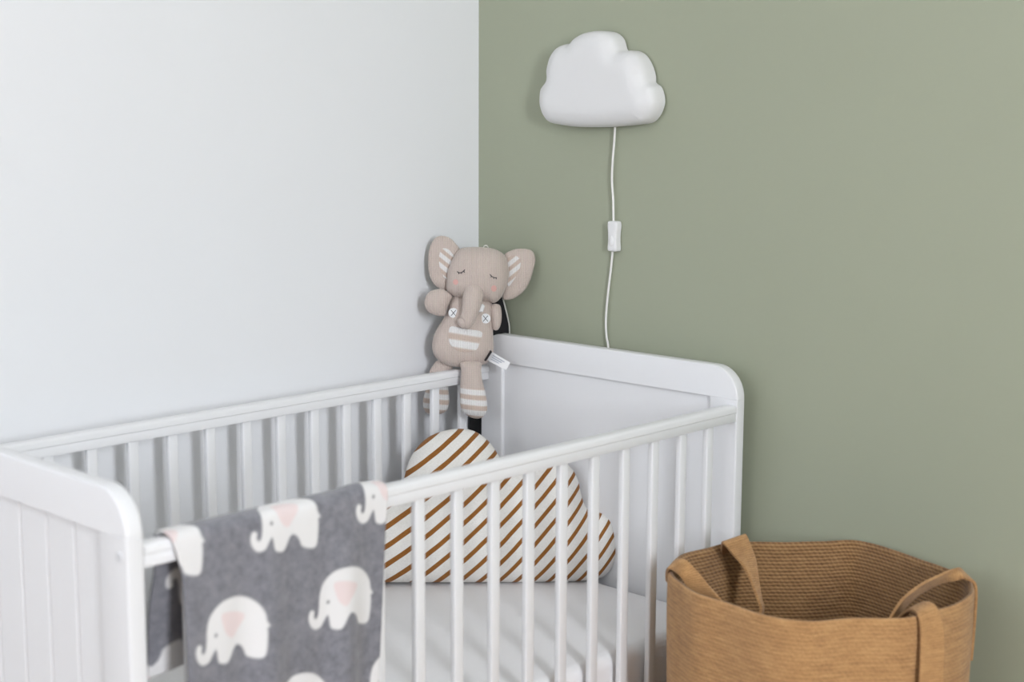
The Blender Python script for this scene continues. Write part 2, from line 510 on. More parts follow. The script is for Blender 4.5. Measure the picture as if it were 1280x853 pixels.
# ------------------------------------------------------------------ the crib
X0, X1 = -.0641, -1.2641      # inner faces of headboard and footboard
T = .0241
YF, YR = -.7036, -.0704
ZS, ZT = .8246, .8815
crib = tag(empty('crib', (0, 0, 0)), 'white wooden baby crib with slatted sides and rounded solid ends, standing in the corner', 'crib')
def post(name, lo, hi, parent):
    bm = bmesh.new(); add_box(bm, lo, hi)
    es = [e for e in bm.edges if abs(e.verts[0].co.z - e.verts[1].co.z) > .1]
    bmesh.ops.bevel(bm, geom=es, offset=.0032, segments=3, profile=.5, affect='EDGES')
    es = [e for e in bm.edges if min(v.co.z for v in e.verts) > hi[2] - .0005]
    bmesh.ops.bevel(bm, geom=es, offset=.0006, segments=1, affect='EDGES')
    return obj_bm(name, bm, M['crib'], parent, auto=35)
def end_board(x0, x1, grooved):
    r = .0555
    poly = [(YF, ZS + .0002)]
    for k in range(0, 13):
        a = math.pi - k / 12 * math.pi / 2
        poly.append((YF + r + r * math.cos(a), ZS + .0014 + r * math.sin(a)))
    for k in range(0, 13):
        a = math.pi / 2 - k / 12 * math.pi / 2
        poly.append((YR - r + r * math.cos(a), ZS + .0014 + r * math.sin(a)))
    poly.append((YR, ZS + .0002))
    nm = 'footboard' if grooved else 'headboard'
    top = prism(nm, poly, 0, x0, x1, M['crib'], crib, bev=.0035, above=ZS + .0004)
    for a, b in ((YF, YF + .0595), (YR - .0595, YR)):
        post('post', (x0, a, 0), (x1, b, ZS), top)
    box('bottom_rail', (x0 + .002, YF + .0595, .2), (x1 - .002, YR - .0595, .25), M['crib'], top, bev=.002)
    a, b = YF + .0595, YR - .0595
    if grooved:
        # tongue-and-groove boards: one sheet with V grooves at each joint
        pl, xm = [], (x0 + x1) / 2
        pitch = .0672; g = .0035
        ys = []
        y = a
        while y + pitch < b - .01:
            y += pitch; ys.append(y)
        pl.append((x0 + .006, a))
        for y in ys: pl += [(x0 + .006, y - g), (x0 + .0095, y), (x0 + .006, y + g)]
        pl += [(x0 + .006, b), (x1 - .006, b)]
        for y in ys[::-1]: pl += [(x1 - .006, y + g), (x1 - .0095, y), (x1 - .006, y - g)]
        pl.append((x1 - .006, a))
        prism('panel', pl, 2, .25, ZS, M['crib'], top)
        for yy in (YF + .0147, YR - .0147):
            bm = bmesh.new()
            bmesh.ops.create_cone(bm, cap_ends=True, segments=24, radius1=.0065, radius2=.0055, depth=.0016, matrix=Matrix.Translation((x0 - .0006, yy, .8016)) @ Matrix.Rotation(math.radians(-90), 4, 'Y'))
            obj_bm('bolt_cap', bm, M['screw'], top, auto=35)
    else:
        box('panel', (x0 + .0075, a, .25), (x1 - .006, b, ZS), M['crib'], top, bev=0)
end_board(X0, X0 + T, False)
end_board(X1 - T, X1, True)
bar_src = None
def side_rail(y_out, sgn):
    """y_out outer face, sgn +1 when the inside of the crib lies towards +y"""
    g = .0003
    def yy(a): return y_out + sgn * a
    # rounded cap profile (y,z)
    w, z0, z1 = .0245, .8008, .8152
    prof = [(yy(0.0012), z0), (yy(0), z0 + .0015), (yy(0), z1 - .006), (yy(.0012), z1 - .003), (yy(.004), z1 - .0008), (yy(.008), z1), (yy(w - .008), z1), (yy(w - .004), z1 - .0008), (yy(w - .0012), z1 - .003), (yy(w), z1 - .006), (yy(w), z0 + .0015), (yy(w - .0012), z0)]
    top = prism('side_rail', prof, 0, X1 + g, X0 - g, M['crib'], crib)
    lo, hi = sorted((yy(.0015), yy(w - .0015)))
    box('lower_rail', (X1 + g, lo, .7856), (X0 - g, hi, z0), M['crib'], top, bev=.0012)
    box('bottom_rail', (X1 + g, lo, .235), (X0 - g, hi, .278), M['crib'], top, bev=.002)
    yc = yy(w / 2)
    global bar_src
    for k in range(15):
        x = X0 - .0663 - k * .076
        if bar_src is None:
            bar_src = box('bar', (-.0095, -.0055, .2775), (.0095, .0055, .786), M['crib'], top, bev=.0028, seg=3); b = bar_src
        else:
            b = bar_src.copy(); COL.objects.link(b); b.parent = top
        b.location = (x, yc, 0)
side_rail(YF, 1)
side_rail(YR, -1)
base = box('mattress_base', (X1 + .001, YF + .026, .296), (X1 + .05, YR - .026, .31), M['crib'], crib, bev=.002)
box('base_side', (X1 + .05, YF + .0265, .28), (X0 - .001, YF + .045, .3), M['crib'], base, bev=.002)
box('base_side', (X1 + .05, YR - .045, .28), (X0 - .001, YR - .0265, .3), M['crib'], base, bev=.002)
for k in range(13):
    x = X1 + .06 + k * .087
    box('slat', (x, YF + .027, .3), (x + .06, YR - .027, .312), M['crib'], base, bev=.002)

# mattress with its fitted sheet
def make_mattress():
    x0, x1, y0, y1, z0, z1 = X1 + .004, X0 - .0015, YF + .0285, YR - .0265, .312, .4295
    r = .022
    from mathutils import noise
    nx, ny, k = 120, 64, 8
    # cross-section box with rounded edges through a superellipse-like mapping of a subdivided cube
    bm = bmesh.new()
    add_box(bm, (x0, y0, z0), (x1, y1, z1), r, 6)
    bmesh.ops.triangulate(bm, faces=[f for f in bm.faces if len(f.verts) > 4])
    me = bpy.data.meshes.new('m'); bm.to_mesh(me); bm.free()
    o = link('mattress', me, M['sheet'])
    for p in me.polygons: p.use_smooth = True
    me.set_sharp_from_angle(angle=math.radians(50))
    return o
mat_o = tag(make_mattress(), 'white mattress with fitted cotton sheet lying inside the crib', 'mattress')

# ------------------------------------------------------------------ striped cloud pillow
PIL = [(-0.2597,-0.0115),(-0.2685,0.0252),(-0.2698,0.0632),(-0.2588,0.1011),(-0.2373,0.1267),(-0.2037,0.1414),(-0.1807,0.1471),(-0.1774,0.1837),(-0.1617,0.2294),(-0.1308,0.2627),(-0.0877,0.2775),(-0.0461,0.2754),(-0.0154,0.2550),(0.0044,0.2270),(0.0180,0.1960),(0.0459,0.2048),(0.0801,0.2167),(0.1158,0.2161),(0.1421,0.2034),(0.1574,0.1785),(0.1663,0.1397),(0.1801,0.1163),(0.2081,0.1128),(0.2282,0.0970),(0.2372,0.0613),(0.2337,0.0305),(0.2209,0.0045),(0.1911,-0.0149),(0.1211,-0.0181),(-0.0026,-0.0170),(-0.1255,-0.0144),(-0.2019,-0.0128)]
pil = Puff(PIL, .050, .085, step=.006, back=.85, smooth=10, wob=.006, wscale=22, power=2.0)
po = pil.build('cloud_pillow', M['pillow'], None)
po.location = (-.2142, -.2644, .4470)
po.rotation_euler = (math.radians(-10), 0, math.radians(-41.82))
tag(po, 'cloud-shaped cream pillow with rust-brown diagonal stripes standing on the crib mattress', 'pillow')

# ------------------------------------------------------------------ cloud wall lamp
LAMP = [(-0.2007,1.3475),(-0.2041,1.3705),(-0.2185,1.3862),(-0.2183,1.4048),(-0.2271,1.4303),(-0.2430,1.4469),(-0.2642,1.4532),(-0.2747,1.4529),(-0.2886,1.4640),(-0.3127,1.4725),(-0.3434,1.4749),(-0.3704,1.4707),(-0.3874,1.4584),(-0.3984,1.4362),(-0.4208,1.4365),(-0.4406,1.4279),(-0.4556,1.4092),(-0.4634,1.3901),(-0.4644,1.3779),(-0.4774,1.3696),(-0.4849,1.3519),(-0.4846,1.3357),(-0.4754,1.3180),(-0.4596,1.3056),(-0.4303,1.3013),(-0.3804,1.2973),(-0.3396,1.2959),(-0.2839,1.2966),(-0.2411,1.3009),(-0.2230,1.3049),(-0.2101,1.3172),(-0.2027,1.3331)]
lam = Puff([(-y, z) for y, z in LAMP], .030, .036, step=.005, side=.020, smooth=4, cat=True)
lamp = tag(empty('cloud_lamp', (0, 0, 0)), 'matte white cloud-shaped wall lamp with a white cord, mounted on the green wall', 'wall lamp')
lamp.rotation_euler = (0, 0, math.radians(-90))      # local x -> -y, local -y -> -x
lo_ = lam.build('lamp_shade', M['lamp'], lamp)
lo_.location = (0, -.004, 0)
bk = Puff([((-y - .36) * .8 + .36, (z - 1.375) * .8 + 1.375) for y, z in LAMP], .001, .01, step=.01, side=.003, smooth=0)
bk.build('back_plate', M['plastic'], lamp)
def cord(name, yz, x=-.008):
    return tube(name, [(-y, x, z) for y, z in yz], .0022, M['cable'], lamp, seg=10)
CA = [(-0.3711,1.3009),(-0.3696,1.2724),(-0.3664,1.2348),(-0.3651,1.1971),(-0.3688,1.1594),(-0.3705,1.1169)]
CB = [(-0.3676,1.0618),(-0.3642,1.0293),(-0.3589,0.9903),(-0.3545,0.9512),(-0.3531,0.9199),(-0.3556,0.8936),(-0.3600,0.8722)]
ca = cord('cord', [(-.3712, 1.318)] + CA)
cb = cord('cord', CB + [(-.364, .80), (-.368, .68), (-.362, .5), (-.37, .33), (-.366, .2)], -.006)
def make_switch():
    # waisted two-shell body in local (x along wall, z up)
    pts = []
    for z, hw in ((-.0285, .0085), (-.026, .0108), (-.021, .0112), (-.008, .0102), (.006, .0106), (.016, .0118), (.0245, .0116), (.0285, .0085)):
        pts.append((hw, z))
    out = pts + [(-a, z) for a, z in pts[::-1]]
    p = Puff(out, .004, .005, step=.0016, side=.011, smooth=1)
    s = p.build('switch', M['plastic'], lamp)
    s.location = (.3731, -.0022, 1.0906)
    bm = bmesh.new()
    bmesh.ops.create_uvsphere(bm, u_segments=20, v_segments=12, radius=1)
    for v in bm.verts: v.co = Vector((v.co.x * .0055, v.co.y * .0022, v.co.z * .010))
    b = obj_bm('rocker', bm, M['plastic'], s, smooth=True)
    b.location = (0, -.015, -.009)
make_switch()

# ------------------------------------------------------------------ toy elephant (local x right, local -y to the viewer, z up)
toy = tag(empty('toy_elephant', (-.132, -.097, .815), (math.radians(-5), 0, math.radians(-45))),
          'beige knitted elephant soft toy with striped feet sitting on the crib rail in the corner', 'soft toy')
HEAD = [(-0.0115,0.2407),(0.0086,0.2441),(0.0332,0.2437),(0.0556,0.2402),(0.0735,0.2308),(0.0813,0.2174),(0.0847,0.1973),(0.0836,0.1794),(0.0781,0.1615),(0.0691,0.1435),(0.0557,0.1327),(0.0422,0.1356),(0.0198,0.1367),(0.0019,0.1390),(-0.0138,0.1434),(-0.0295,0.1479),(-0.0384,0.1569),(-0.0395,0.1703),(-0.0373,0.1927),(-0.0317,0.2105),(-0.0227,0.2284)]
BODY = [(-0.0385,0.1169),(-0.0475,0.0989),(-0.0580,0.0824),(-0.0655,0.0659),(-0.0686,0.0449),(-0.0641,0.0284),(-0.0536,0.0163),(-0.0386,0.0082),(-0.0207,0.0046),(0.0063,0.0046),(0.0334,0.0088),(0.0484,0.0193),(0.0543,0.0359),(0.0543,0.0569),(0.0534,0.0750),(0.0537,0.1170),(0.0482,0.1364),(0.0273,0.1454),(-0.0026,0.1514),(-0.0251,0.1468),(-0.0355,0.1334)]
body = Puff(BODY, .037, .042, step=.0035, yoff=.0, smooth=10, back=.75, wob=.0015, wscale=60)
body_o = body.build('body', M['knit'], toy)
head = Puff(HEAD, .046, .048, step=.0035, yoff=-.006, smooth=12, back=.7, wob=.0012, wscale=60)
head_o = head.build('head', M['knit'], toy)
for o_, l_, mt in (([(-0.0117,0.2374),(-0.0274,0.2575),(-0.0408,0.2653),(-0.0566,0.2653),(-0.0678,0.2552),(-0.0745,0.2372),(-0.0764,0.2148),(-0.0746,0.1924),(-0.0679,0.1744),(-0.0567,0.1631),(-0.0387,0.1575),(-0.0274,0.1812),(-0.0229,0.2082),(-0.0151,0.2239)], [(-0.0496,0.2395),(-0.0384,0.2407),(-0.0273,0.2306),(-0.0239,0.2217),(-0.0306,0.2060),(-0.0351,0.1926),(-0.0385,0.1803),(-0.0474,0.1881),(-0.0530,0.2037),(-0.0541,0.2239)], 'knit_ear_a'), ([(0.0760,0.2285),(0.0895,0.2375),(0.1052,0.2409),(0.1233,0.2398),(0.1334,0.2342),(0.1380,0.2196),(0.1346,0.2017),(0.1279,0.1791),(0.1189,0.1611),(0.1054,0.1476),(0.0897,0.1397),(0.0728,0.1403),(0.0739,0.1611),(0.0761,0.1813),(0.0760,0.2061)], [(0.0826,0.2230),(0.0960,0.2275),(0.1072,0.2197),(0.1077,0.2062),(0.1028,0.1928),(0.0939,0.1771),(0.0827,0.1658),(0.0815,0.1927)], 'knit_ear_b')):
    e = Puff(o_, .010, .014, step=.0035, yoff=.008, smooth=3, back=.6, wob=.002, wscale=50)
    eo = e.build('ear', M['knit'], toy)
    decal('ear_lining', l_, e, M[mt], eo, lift=.0006, step=.003)
a = Puff([(-0.0582,0.1606),(-0.0448,0.1606),(-0.0281,0.1473),(-0.0315,0.1372),(-0.0382,0.1216),(-0.0426,0.1082),(-0.0582,0.1082),(-0.0738,0.1149),(-0.0816,0.1260),(-0.0822,0.1394),(-0.0760,0.1528),(-0.0671,0.1584)], .021, .024, step=.0035, yoff=-.020, smooth=6, back=1)
a.build('arm', M['knit'], toy)
a = Puff([(0.0512,0.1306),(0.0661,0.1292),(0.0701,0.1142),(0.0692,0.0932),(0.0632,0.0797),(0.0542,0.0797),(0.0506,0.0902),(0.0467,0.1172)], .013, .012, step=.003, yoff=-.010, smooth=4, back=1)
a.build('arm', M['knit'], toy)
def leg(outl, yoff, T_, zsplit):
    """one stuffed leg; the foot below zsplit is a striped part of its own"""
    p = Puff(outl, T_, T_ * 1.05, step=.003, yoff=yoff, smooth=6, back=.8)
    o = p.build('leg', M['knit'], toy)
    me = o.data
    bm = bmesh.new(); bm.from_mesh(me)
    b2 = bm.copy()
    bmesh.ops.bisect_plane(bm, geom=bm.verts[:] + bm.edges[:] + bm.faces[:], plane_co=(0, 0, zsplit), plane_no=(0, 0, 1), clear_inner=True)
    bmesh.ops.bisect_plane(b2, geom=b2.verts[:] + b2.edges[:] + b2.faces[:], plane_co=(0, 0, zsplit), plane_no=(0, 0, 1), clear_outer=True)
    bm.to_mesh(me); bm.free()
    me2 = bpy.data.meshes.new('foot'); b2.to_mesh(me2); b2.free()
    f = link('foot', me2, M['knit_foot'], o)
    for m_ in (me, me2):
        for q in m_.polygons: q.use_smooth = True
    return o
leg([(-0.0099,0.0165),(0.0273,0.0165),(0.0297,-0.0014),(0.0318,-0.0194),(0.0378,-0.0433),(0.0416,-0.0673),(0.0408,-0.0823),(0.0333,-0.0928),(0.0214,-0.0967),(0.0064,-0.0928),(-0.0070,-0.0823),(-0.0121,-0.0673),(-0.0129,-0.0463),(-0.0114,-0.0194),(-0.0102,-0.0014)], -.026, .021, -.0345)
leg([(-0.0480,0.0195),(-0.0601,0.0150),(-0.0676,0.0059),(-0.0737,-0.0047),(-0.0798,-0.0259),(-0.0828,-0.0441),(-0.0874,-0.0654),(-0.0859,-0.0805),(-0.0753,-0.0942),(-0.0542,-0.0927),(-0.0391,-0.0836),(-0.0345,-0.0654),(-0.0360,-0.0441),(-0.0366,-0.0229),(-0.0284,-0.0017),(-0.0269,0.0134)], .016, .017, -.0345)
# trunk: hangs from the face and curls up at its end
TR = [(0.0154,0.1582),(0.0121,0.1406),(0.0088,0.1229),(0.0043,0.1074),(-0.0023,0.0974),(-0.0111,0.1052)]
ty = [-.034, -.046, -.050, -.051, -.051, -.050]
trr = [.0195, .0195, .0175, .0155, .0140, .0090]
tube('trunk', [(x, y, z) for (x, z), y in zip([(.018, .170)] + TR, [-.020] + ty)], [.017] + trr, M['knit'], toy, seg=24)
tk = [(0.0286,0.1319),(0.0331,0.1275),(0.0295,0.1151),(0.0177,0.1151),(0.0227,0.1275)]
tu = Puff(tk, .004, .005, step=.0015, yoff=0, smooth=1, cat=False)
to = tu.build('tusk', M['felt_white'], toy); to.location = (.0035, body.surf(.026, .122) - .010, .001)
decal('pocket', [(-0.0305,0.0873),(-0.0024,0.0828),(0.0302,0.0769),(0.0272,0.0591),(0.0198,0.0413),(-0.0024,0.0368),(-0.0202,0.0413),(-0.0320,0.0532),(-0.0350,0.0680)], body, M['knit_pocket'], toy, lift=.001, step=.003, T=.001)
for (cx, cz), rx, rz, nm in (([(-0.0208,0.1752),(0.0544,0.1627)][0], .0052, .0056, 'cheek'), ([(-0.0208,0.1752),(0.0544,0.1627)][1], .0055, .0064, 'cheek')):
    decal(nm, [(cx + rx * math.cos(t), cz + rz * math.sin(t)) for t in np.linspace(0, 2 * math.pi, 12, endpoint=False)], head, M['pink'], toy, lift=.0005, step=.0015, T=.0003)
def stitch(parent, pts, pf, r=.00055):
    return [(x, pf.surf(x, z) - .0006, z) for x, z in pts]
def eye(pts, lashes):
    bm = bmesh.new()
    tube_mesh(bm, [Vector(p) for p in stitch(None, [tuple(q) for q in catmull(pts, 4, False)], head)], .00085, 6)
    for l in lashes: tube_mesh(bm, [Vector(p) for p in stitch(None, l, head)], .00085, 6)
    obj_bm('eye', bm, M['thread'], toy, smooth=True)
eye([(-.0177, .1958), (-.0140, .1938), (-.0090, .1943), (-.0035, .1985)], [[(-.0140, .1938), (-.0150, .1912)], [(-.0090, .1943), (-.0092, .1916)], [(-.0052, .1968), (-.0030, .1945)], [(-.0035, .1985), (-.0028, .1998)]])
eye([(.0468, .1905), (.0500, .1868), (.0545, .1845), (.0600, .1838)], [[(.0500, .1868), (.0482, .1850)], [(.0545, .1845), (.0535, .1820)], [(.0585, .1838), (.0590, .1810)]])
for cx, cz in [(-0.0254,0.1140),(0.0381,0.1031)]:
    y = body.surf(cx, cz)
    bm = bmesh.new()
    bmesh.ops.create_cone(bm, cap_ends=True, segments=32, radius1=.0098, radius2=.0098, depth=.003, matrix=Matrix.Translation((cx, y - .0025, cz)) @ Matrix.Rotation(math.radians(90), 4, 'X'))
    bmesh.ops.bevel(bm, geom=[e for e in bm.edges if len(e.link_faces) == 2 and any(len(f.verts) > 6 for f in e.link_faces)], offset=.0009, segments=3, affect='EDGES')
    b = obj_bm('button', bm, M['button'], toy, auto=40)
    bm = bmesh.new()
    for sg in (1, -1):
        tube_mesh(bm, [Vector((cx - .0048, y - .0042, cz - sg * .0058)), Vector((cx + .0048, y - .0042, cz + sg * .0058))], .00065, 6)
    obj_bm('cross_stitch', bm, M['thread'], b, smooth=True)
# hanging loop on the crown of the head
tube('hanging_loop', [(.0345, .004, .2415), (.0350, 0, .2455), (.0395, -.002, .2472), (.0430, 0, .2440), (.0430, .004, .2405)], .0012, M['cord_white'], toy, seg=8)
# care label sewn in the side seam
def care_label():
    a, b, c, d = [Vector((x, 0, z)) for x, z in [(0.0505,0.0367),(0.0869,0.0164),(0.0786,0.0014),(0.0416,0.0199)]]
    def sheet(name, quad, mat, par, y, th, n=6, bulge=.003):
        bm = bmesh.new(); g = []
        for i in range(n + 1):
            for j in range(n + 1):
                u, v = i / n, j / n
                p = (quad[0] * (1 - u) + quad[1] * u) * (1 - v) + (quad[3] * (1 - u) + quad[2] * u) * v
                p.y = y - bulge * math.sin(u * 2.6) - .012 * u
                g.append(p)
        for off in (0, th):
            base_ = len(bm.verts)
            for p in g: bm.verts.new((p.x, p.y + off, p.z))
        bm.verts.ensure_lookup_table()
        N = (n + 1) ** 2
        for i in range(n):
            for j in range(n):
                q = [i * (n + 1) + j, (i + 1) * (n + 1) + j, (i + 1) * (n + 1) + j + 1, i * (n + 1) + j + 1]
                bm.faces.new([bm.verts[k] for k in q]); bm.faces.new([bm.verts[k + N] for k in q[::-1]])
        for i in range(n):
            for e in ((i * (n + 1), (i + 1) * (n + 1)), (i * (n + 1) + n, (i + 1) * (n + 1) + n), (i, i + 1), (n * (n + 1) + i, n * (n + 1) + i + 1)):
                bm.faces.new([bm.verts[e[0]], bm.verts[e[1]], bm.verts[e[1] + N], bm.verts[e[0] + N]])
        return obj_bm(name, bm, mat, par, smooth=False)
    l = sheet('care_label', (a, b, c, d), M['label'], toy, -.024, .0006)
    L = lambda u, v: (a * (1 - u) + b * u) * (1 - v) + (d * (1 - u) + c * u) * v
    for k, (v0, v1) in enumerate(((.22, .32), (.44, .54), (.66, .74))):
        q = [L(.12, v0), L(.75 - .1 * k, v0), L(.75 - .1 * k, v1), L(.12, v1)]
        s = sheet('label_print', q, M['label_print'], l, -.0246 - .0001, .0002)
        # follow the bend of the label underneath
        for vtx in s.data.vertices:
            p = Vector((vtx.co.x, 0, vtx.co.z)) - a
            u = max(0, min(1, p.dot((b - a)) / (b - a).length_squared))
            vtx.co.y = -.0244 - .003 * math.sin(u * 2.6) - .012 * u
    kq = [Vector((x, 0, z)) for x, z in [(0.0481,0.0403),(0.0511,0.0373),(0.0386,0.0187),(0.0356,0.0199)]]
    sheet('label_binding', kq, M['black_cloth'], l, -.0252, .002)
care_label()

# black flat bag wedged upright between the crib's corner and the two walls, its white piping showing
bag = tag(empty('dark_bag', (-.02, -.045, .3)), 'black flat cloth item edged with white cord, tucked behind the crib corner', 'bag')
A_, B_ = Vector((-.034, -.0075)), Vector((-.0045, -.094))
def bag_mesh():
    bm = bmesh.new()
    L_ = B_ - A_; nrm = Vector((L_.y, -L_.x)).normalized()
    prof = [(0, .30), (1, .30), (1, .895), (.96, .905), (.80, .955), (.4, .99), (0, .985)]
    fr, bkk = [], []
    for u, z in prof:
        p = A_ + L_ * u
        fr.append(bm.verts.new((p.x + nrm.x * -.003 + .02, p.y + nrm.y * -.003 + .045, z - .3)))
        bkk.append(bm.verts.new((p.x + nrm.x * .003 + .02, p.y + nrm.y * .003 + .045, z - .3)))
    n = len(prof)
    bm.faces.new(fr); bm.faces.new(bkk[::-1])
    for i in range(n): bm.faces.new((fr[i], bkk[i], bkk[(i + 1) % n], fr[(i + 1) % n]))
    return bm
obj_bm('bag_body', bag_mesh(), M['black_cloth'], bag)
pp = []
for u, z in ((.80, .957), (.88, .932), (.96, .905), (1.0, .88), (1.0, .80), (1.0, .6)):
    p = A_ + (B_ - A_) * u
    pp.append((p.x + .02 - .003, p.y + .045 - .003, z - .3))
tube('piping', pp, .0014, M['cord_white'], bag, seg=8)

# ------------------------------------------------------------------ blanket over the front rail
EP = np.array([(-0.0542,-0.0072),(-0.0583,-0.0112),(-0.0593,-0.0193),(-0.0558,-0.0285),(-0.0486,-0.0340),(-0.0391,-0.0327),(-0.0332,-0.0258),(-0.0277,-0.0197),(-0.0257,-0.0260),(-0.0242,-0.0365),(-0.0176,-0.0405),(-0.0100,-0.0404),(-0.0048,-0.0346),(0.0004,-0.0267),(0.0060,-0.0226),(0.0132,-0.0264),(0.0174,-0.0332),(0.0207,-0.0410),(0.0315,-0.0461),(0.0415,-0.0465),(0.0460,-0.0386),(0.0489,-0.0185),(0.0491,-0.0099),(0.0526,-0.0090),(0.0492,-0.0012),(0.0476,0.0095),(0.0399,0.0222),(0.0262,0.0328),(0.0091,0.0383),(-0.0099,0.0378),(-0.0246,0.0310),(-0.0352,0.0200),(-0.0396,0.0060),(-0.0411,-0.0070),(-0.0438,-0.0181),(-0.0479,-0.0204),(-0.0503,-0.0165),(-0.0493,-0.0101)]); EE = np.array([(-0.0156,0.0212),(0.0004,0.0213),(0.0181,0.0145),(0.0193,0.0074),(0.0084,-0.0037),(-0.0002,-0.0119),(-0.0094,-0.0062),(-0.0146,0.0068)])
def blanket():
    ctr = [(-1.238, .8125), (-1.0585, .8085), (-.8875, .811), (-1.1515, .687), (-.9735, .6866), (-1.330, .687),
           (-1.0550, .5620), (-.8900, .556), (-1.238, .562), (-1.1515, .4375), (-.9735, .4375),
           (-1.1515, .936), (-.9735, .936), (-1.225, 1.055), (-1.0585, 1.06), (-.8875, 1.06)]
    # cross-section of the drape (y, z), front hem first
    path = [(-.722, .30), (-.719, .45), (-.7155, .60), (-.7125, .72), (-.7100, .79), (-.7090, .806), (-.7070, .8145), (-.7020, .8195), (-.6920, .8208), (-.6820, .8200), (-.6755, .8150), (-.6735, .806), (-.672, .785), (-.664, .72), (-.656, .66), (-.652, .62)]
    P = np.array([tuple(p) for p in catmull(path, 12, False)])
    seg = np.linalg.norm(np.diff(P, axis=0), axis=1); cum = np.concatenate([[0], np.cumsum(seg)])
    k0 = int(np.argmin((P[:, 0] + .7020) ** 2 + (P[:, 1] - .8195) ** 2))
    t0 = cum[k0]
    step = .0016
    nt = int(cum[-1] / step); ns = int(.36 / step)
    tt = np.linspace(0, cum[-1], nt + 1)
    py = np.interp(tt, cum, P[:, 0]); pz = np.interp(tt, cum, P[:, 1]); vt = .822 + (tt - t0)
    V = []; UVp = []
    for j in range(nt + 1):
        v = vt[j]; q = max(0., .822 - v)
        back = max(0., v - .86)
        xl = -1.2300 + .0085 * min(1, q / .05) * 1.0 + .002 * math.sin(q * 20) if q > 0 else -1.2300 + .0015 * math.sin(back * 50) + .03 * back
        xr = -.8865 - .006 * min(1, q / .05) - .105 * max(0, q - .03) if q > 0 else -.8865 + .05 * back
        for i in range(ns + 1):
            s = i / ns
            x = xl + (xr - xl) * s
            amp = .0065 * min(1, q / .25) + .007 * min(1, back / .15)
            dy = amp * math.sin(s * 17 + .8) + .5 * amp * math.sin(s * 31 + 2)
            hemz = 0
            if v > .9: hemz = .012 * math.sin(s * 6) * min(1, (v - .9) / .13)
            lift = .0045 * math.exp(-((s - .88) / .07) ** 2) * math.exp(-((v - .83) / .014) ** 2)
            thin = 0
            yy_ = py[j] - (dy + amp if q > 0 else -(dy + amp))
            V.append((x, yy_, pz[j] + hemz + lift)); UVp.append((x, v))
    UVp = np.array(UVp)
    Fc = [(j * (ns + 1) + i, j * (ns + 1) + i + 1, (j + 1) * (ns + 1) + i + 1, (j + 1) * (ns + 1) + i) for j in range(nt) for i in range(ns)]
    me = mesh('blanket', V, Fc)
    colr = np.zeros((len(V), 4), np.float32); colr[:, 3] = 1
    def cover(poly, c, soft=.0016):
        lo = poly.min(0) + c - .004; hi = poly.max(0) + c + .004
        ix = np.where((UVp > lo).all(1) & (UVp < hi).all(1))[0]
        if not len(ix): return ix, None
        Q = UVp[ix] - c
        d = dist_to(Q, poly) * np.where(inside(Q, poly), 1, -1)
        return ix, np.clip(.5 + d / (2 * soft), 0, 1)
    EPs = resample(catmull([tuple(p) for p in EP], 4), .0012); EEs = resample(catmull([tuple(p) for p in EE], 4), .0012)
    th = np.linspace(0, 2 * math.pi, 14, endpoint=False); eye_ = np.stack([.0021 * np.cos(th) - .0261, .0021 * np.sin(th) - .0023], 1)
    for c in ctr:
        c = np.array(c)
        for ch, pol in ((0, EPs), (1, EEs), (2, eye_)):
            ix, f = cover(pol, c)
            if f is not None: colr[ix, ch] = np.maximum(colr[ix, ch], f)
    at = me.color_attributes.new('pattern', 'FLOAT_COLOR', 'POINT')
    at.data.foreach_set('color', colr.ravel())
    o = link('blanket', me, M['blanket'], smooth=True)
    sm = o.modifiers.new('thickness', 'SOLIDIFY'); sm.thickness = .0045; sm.offset = 0
    tag(o, 'charcoal grey knitted blanket with white and pink elephants draped over the crib rail', 'blanket')
blanket()

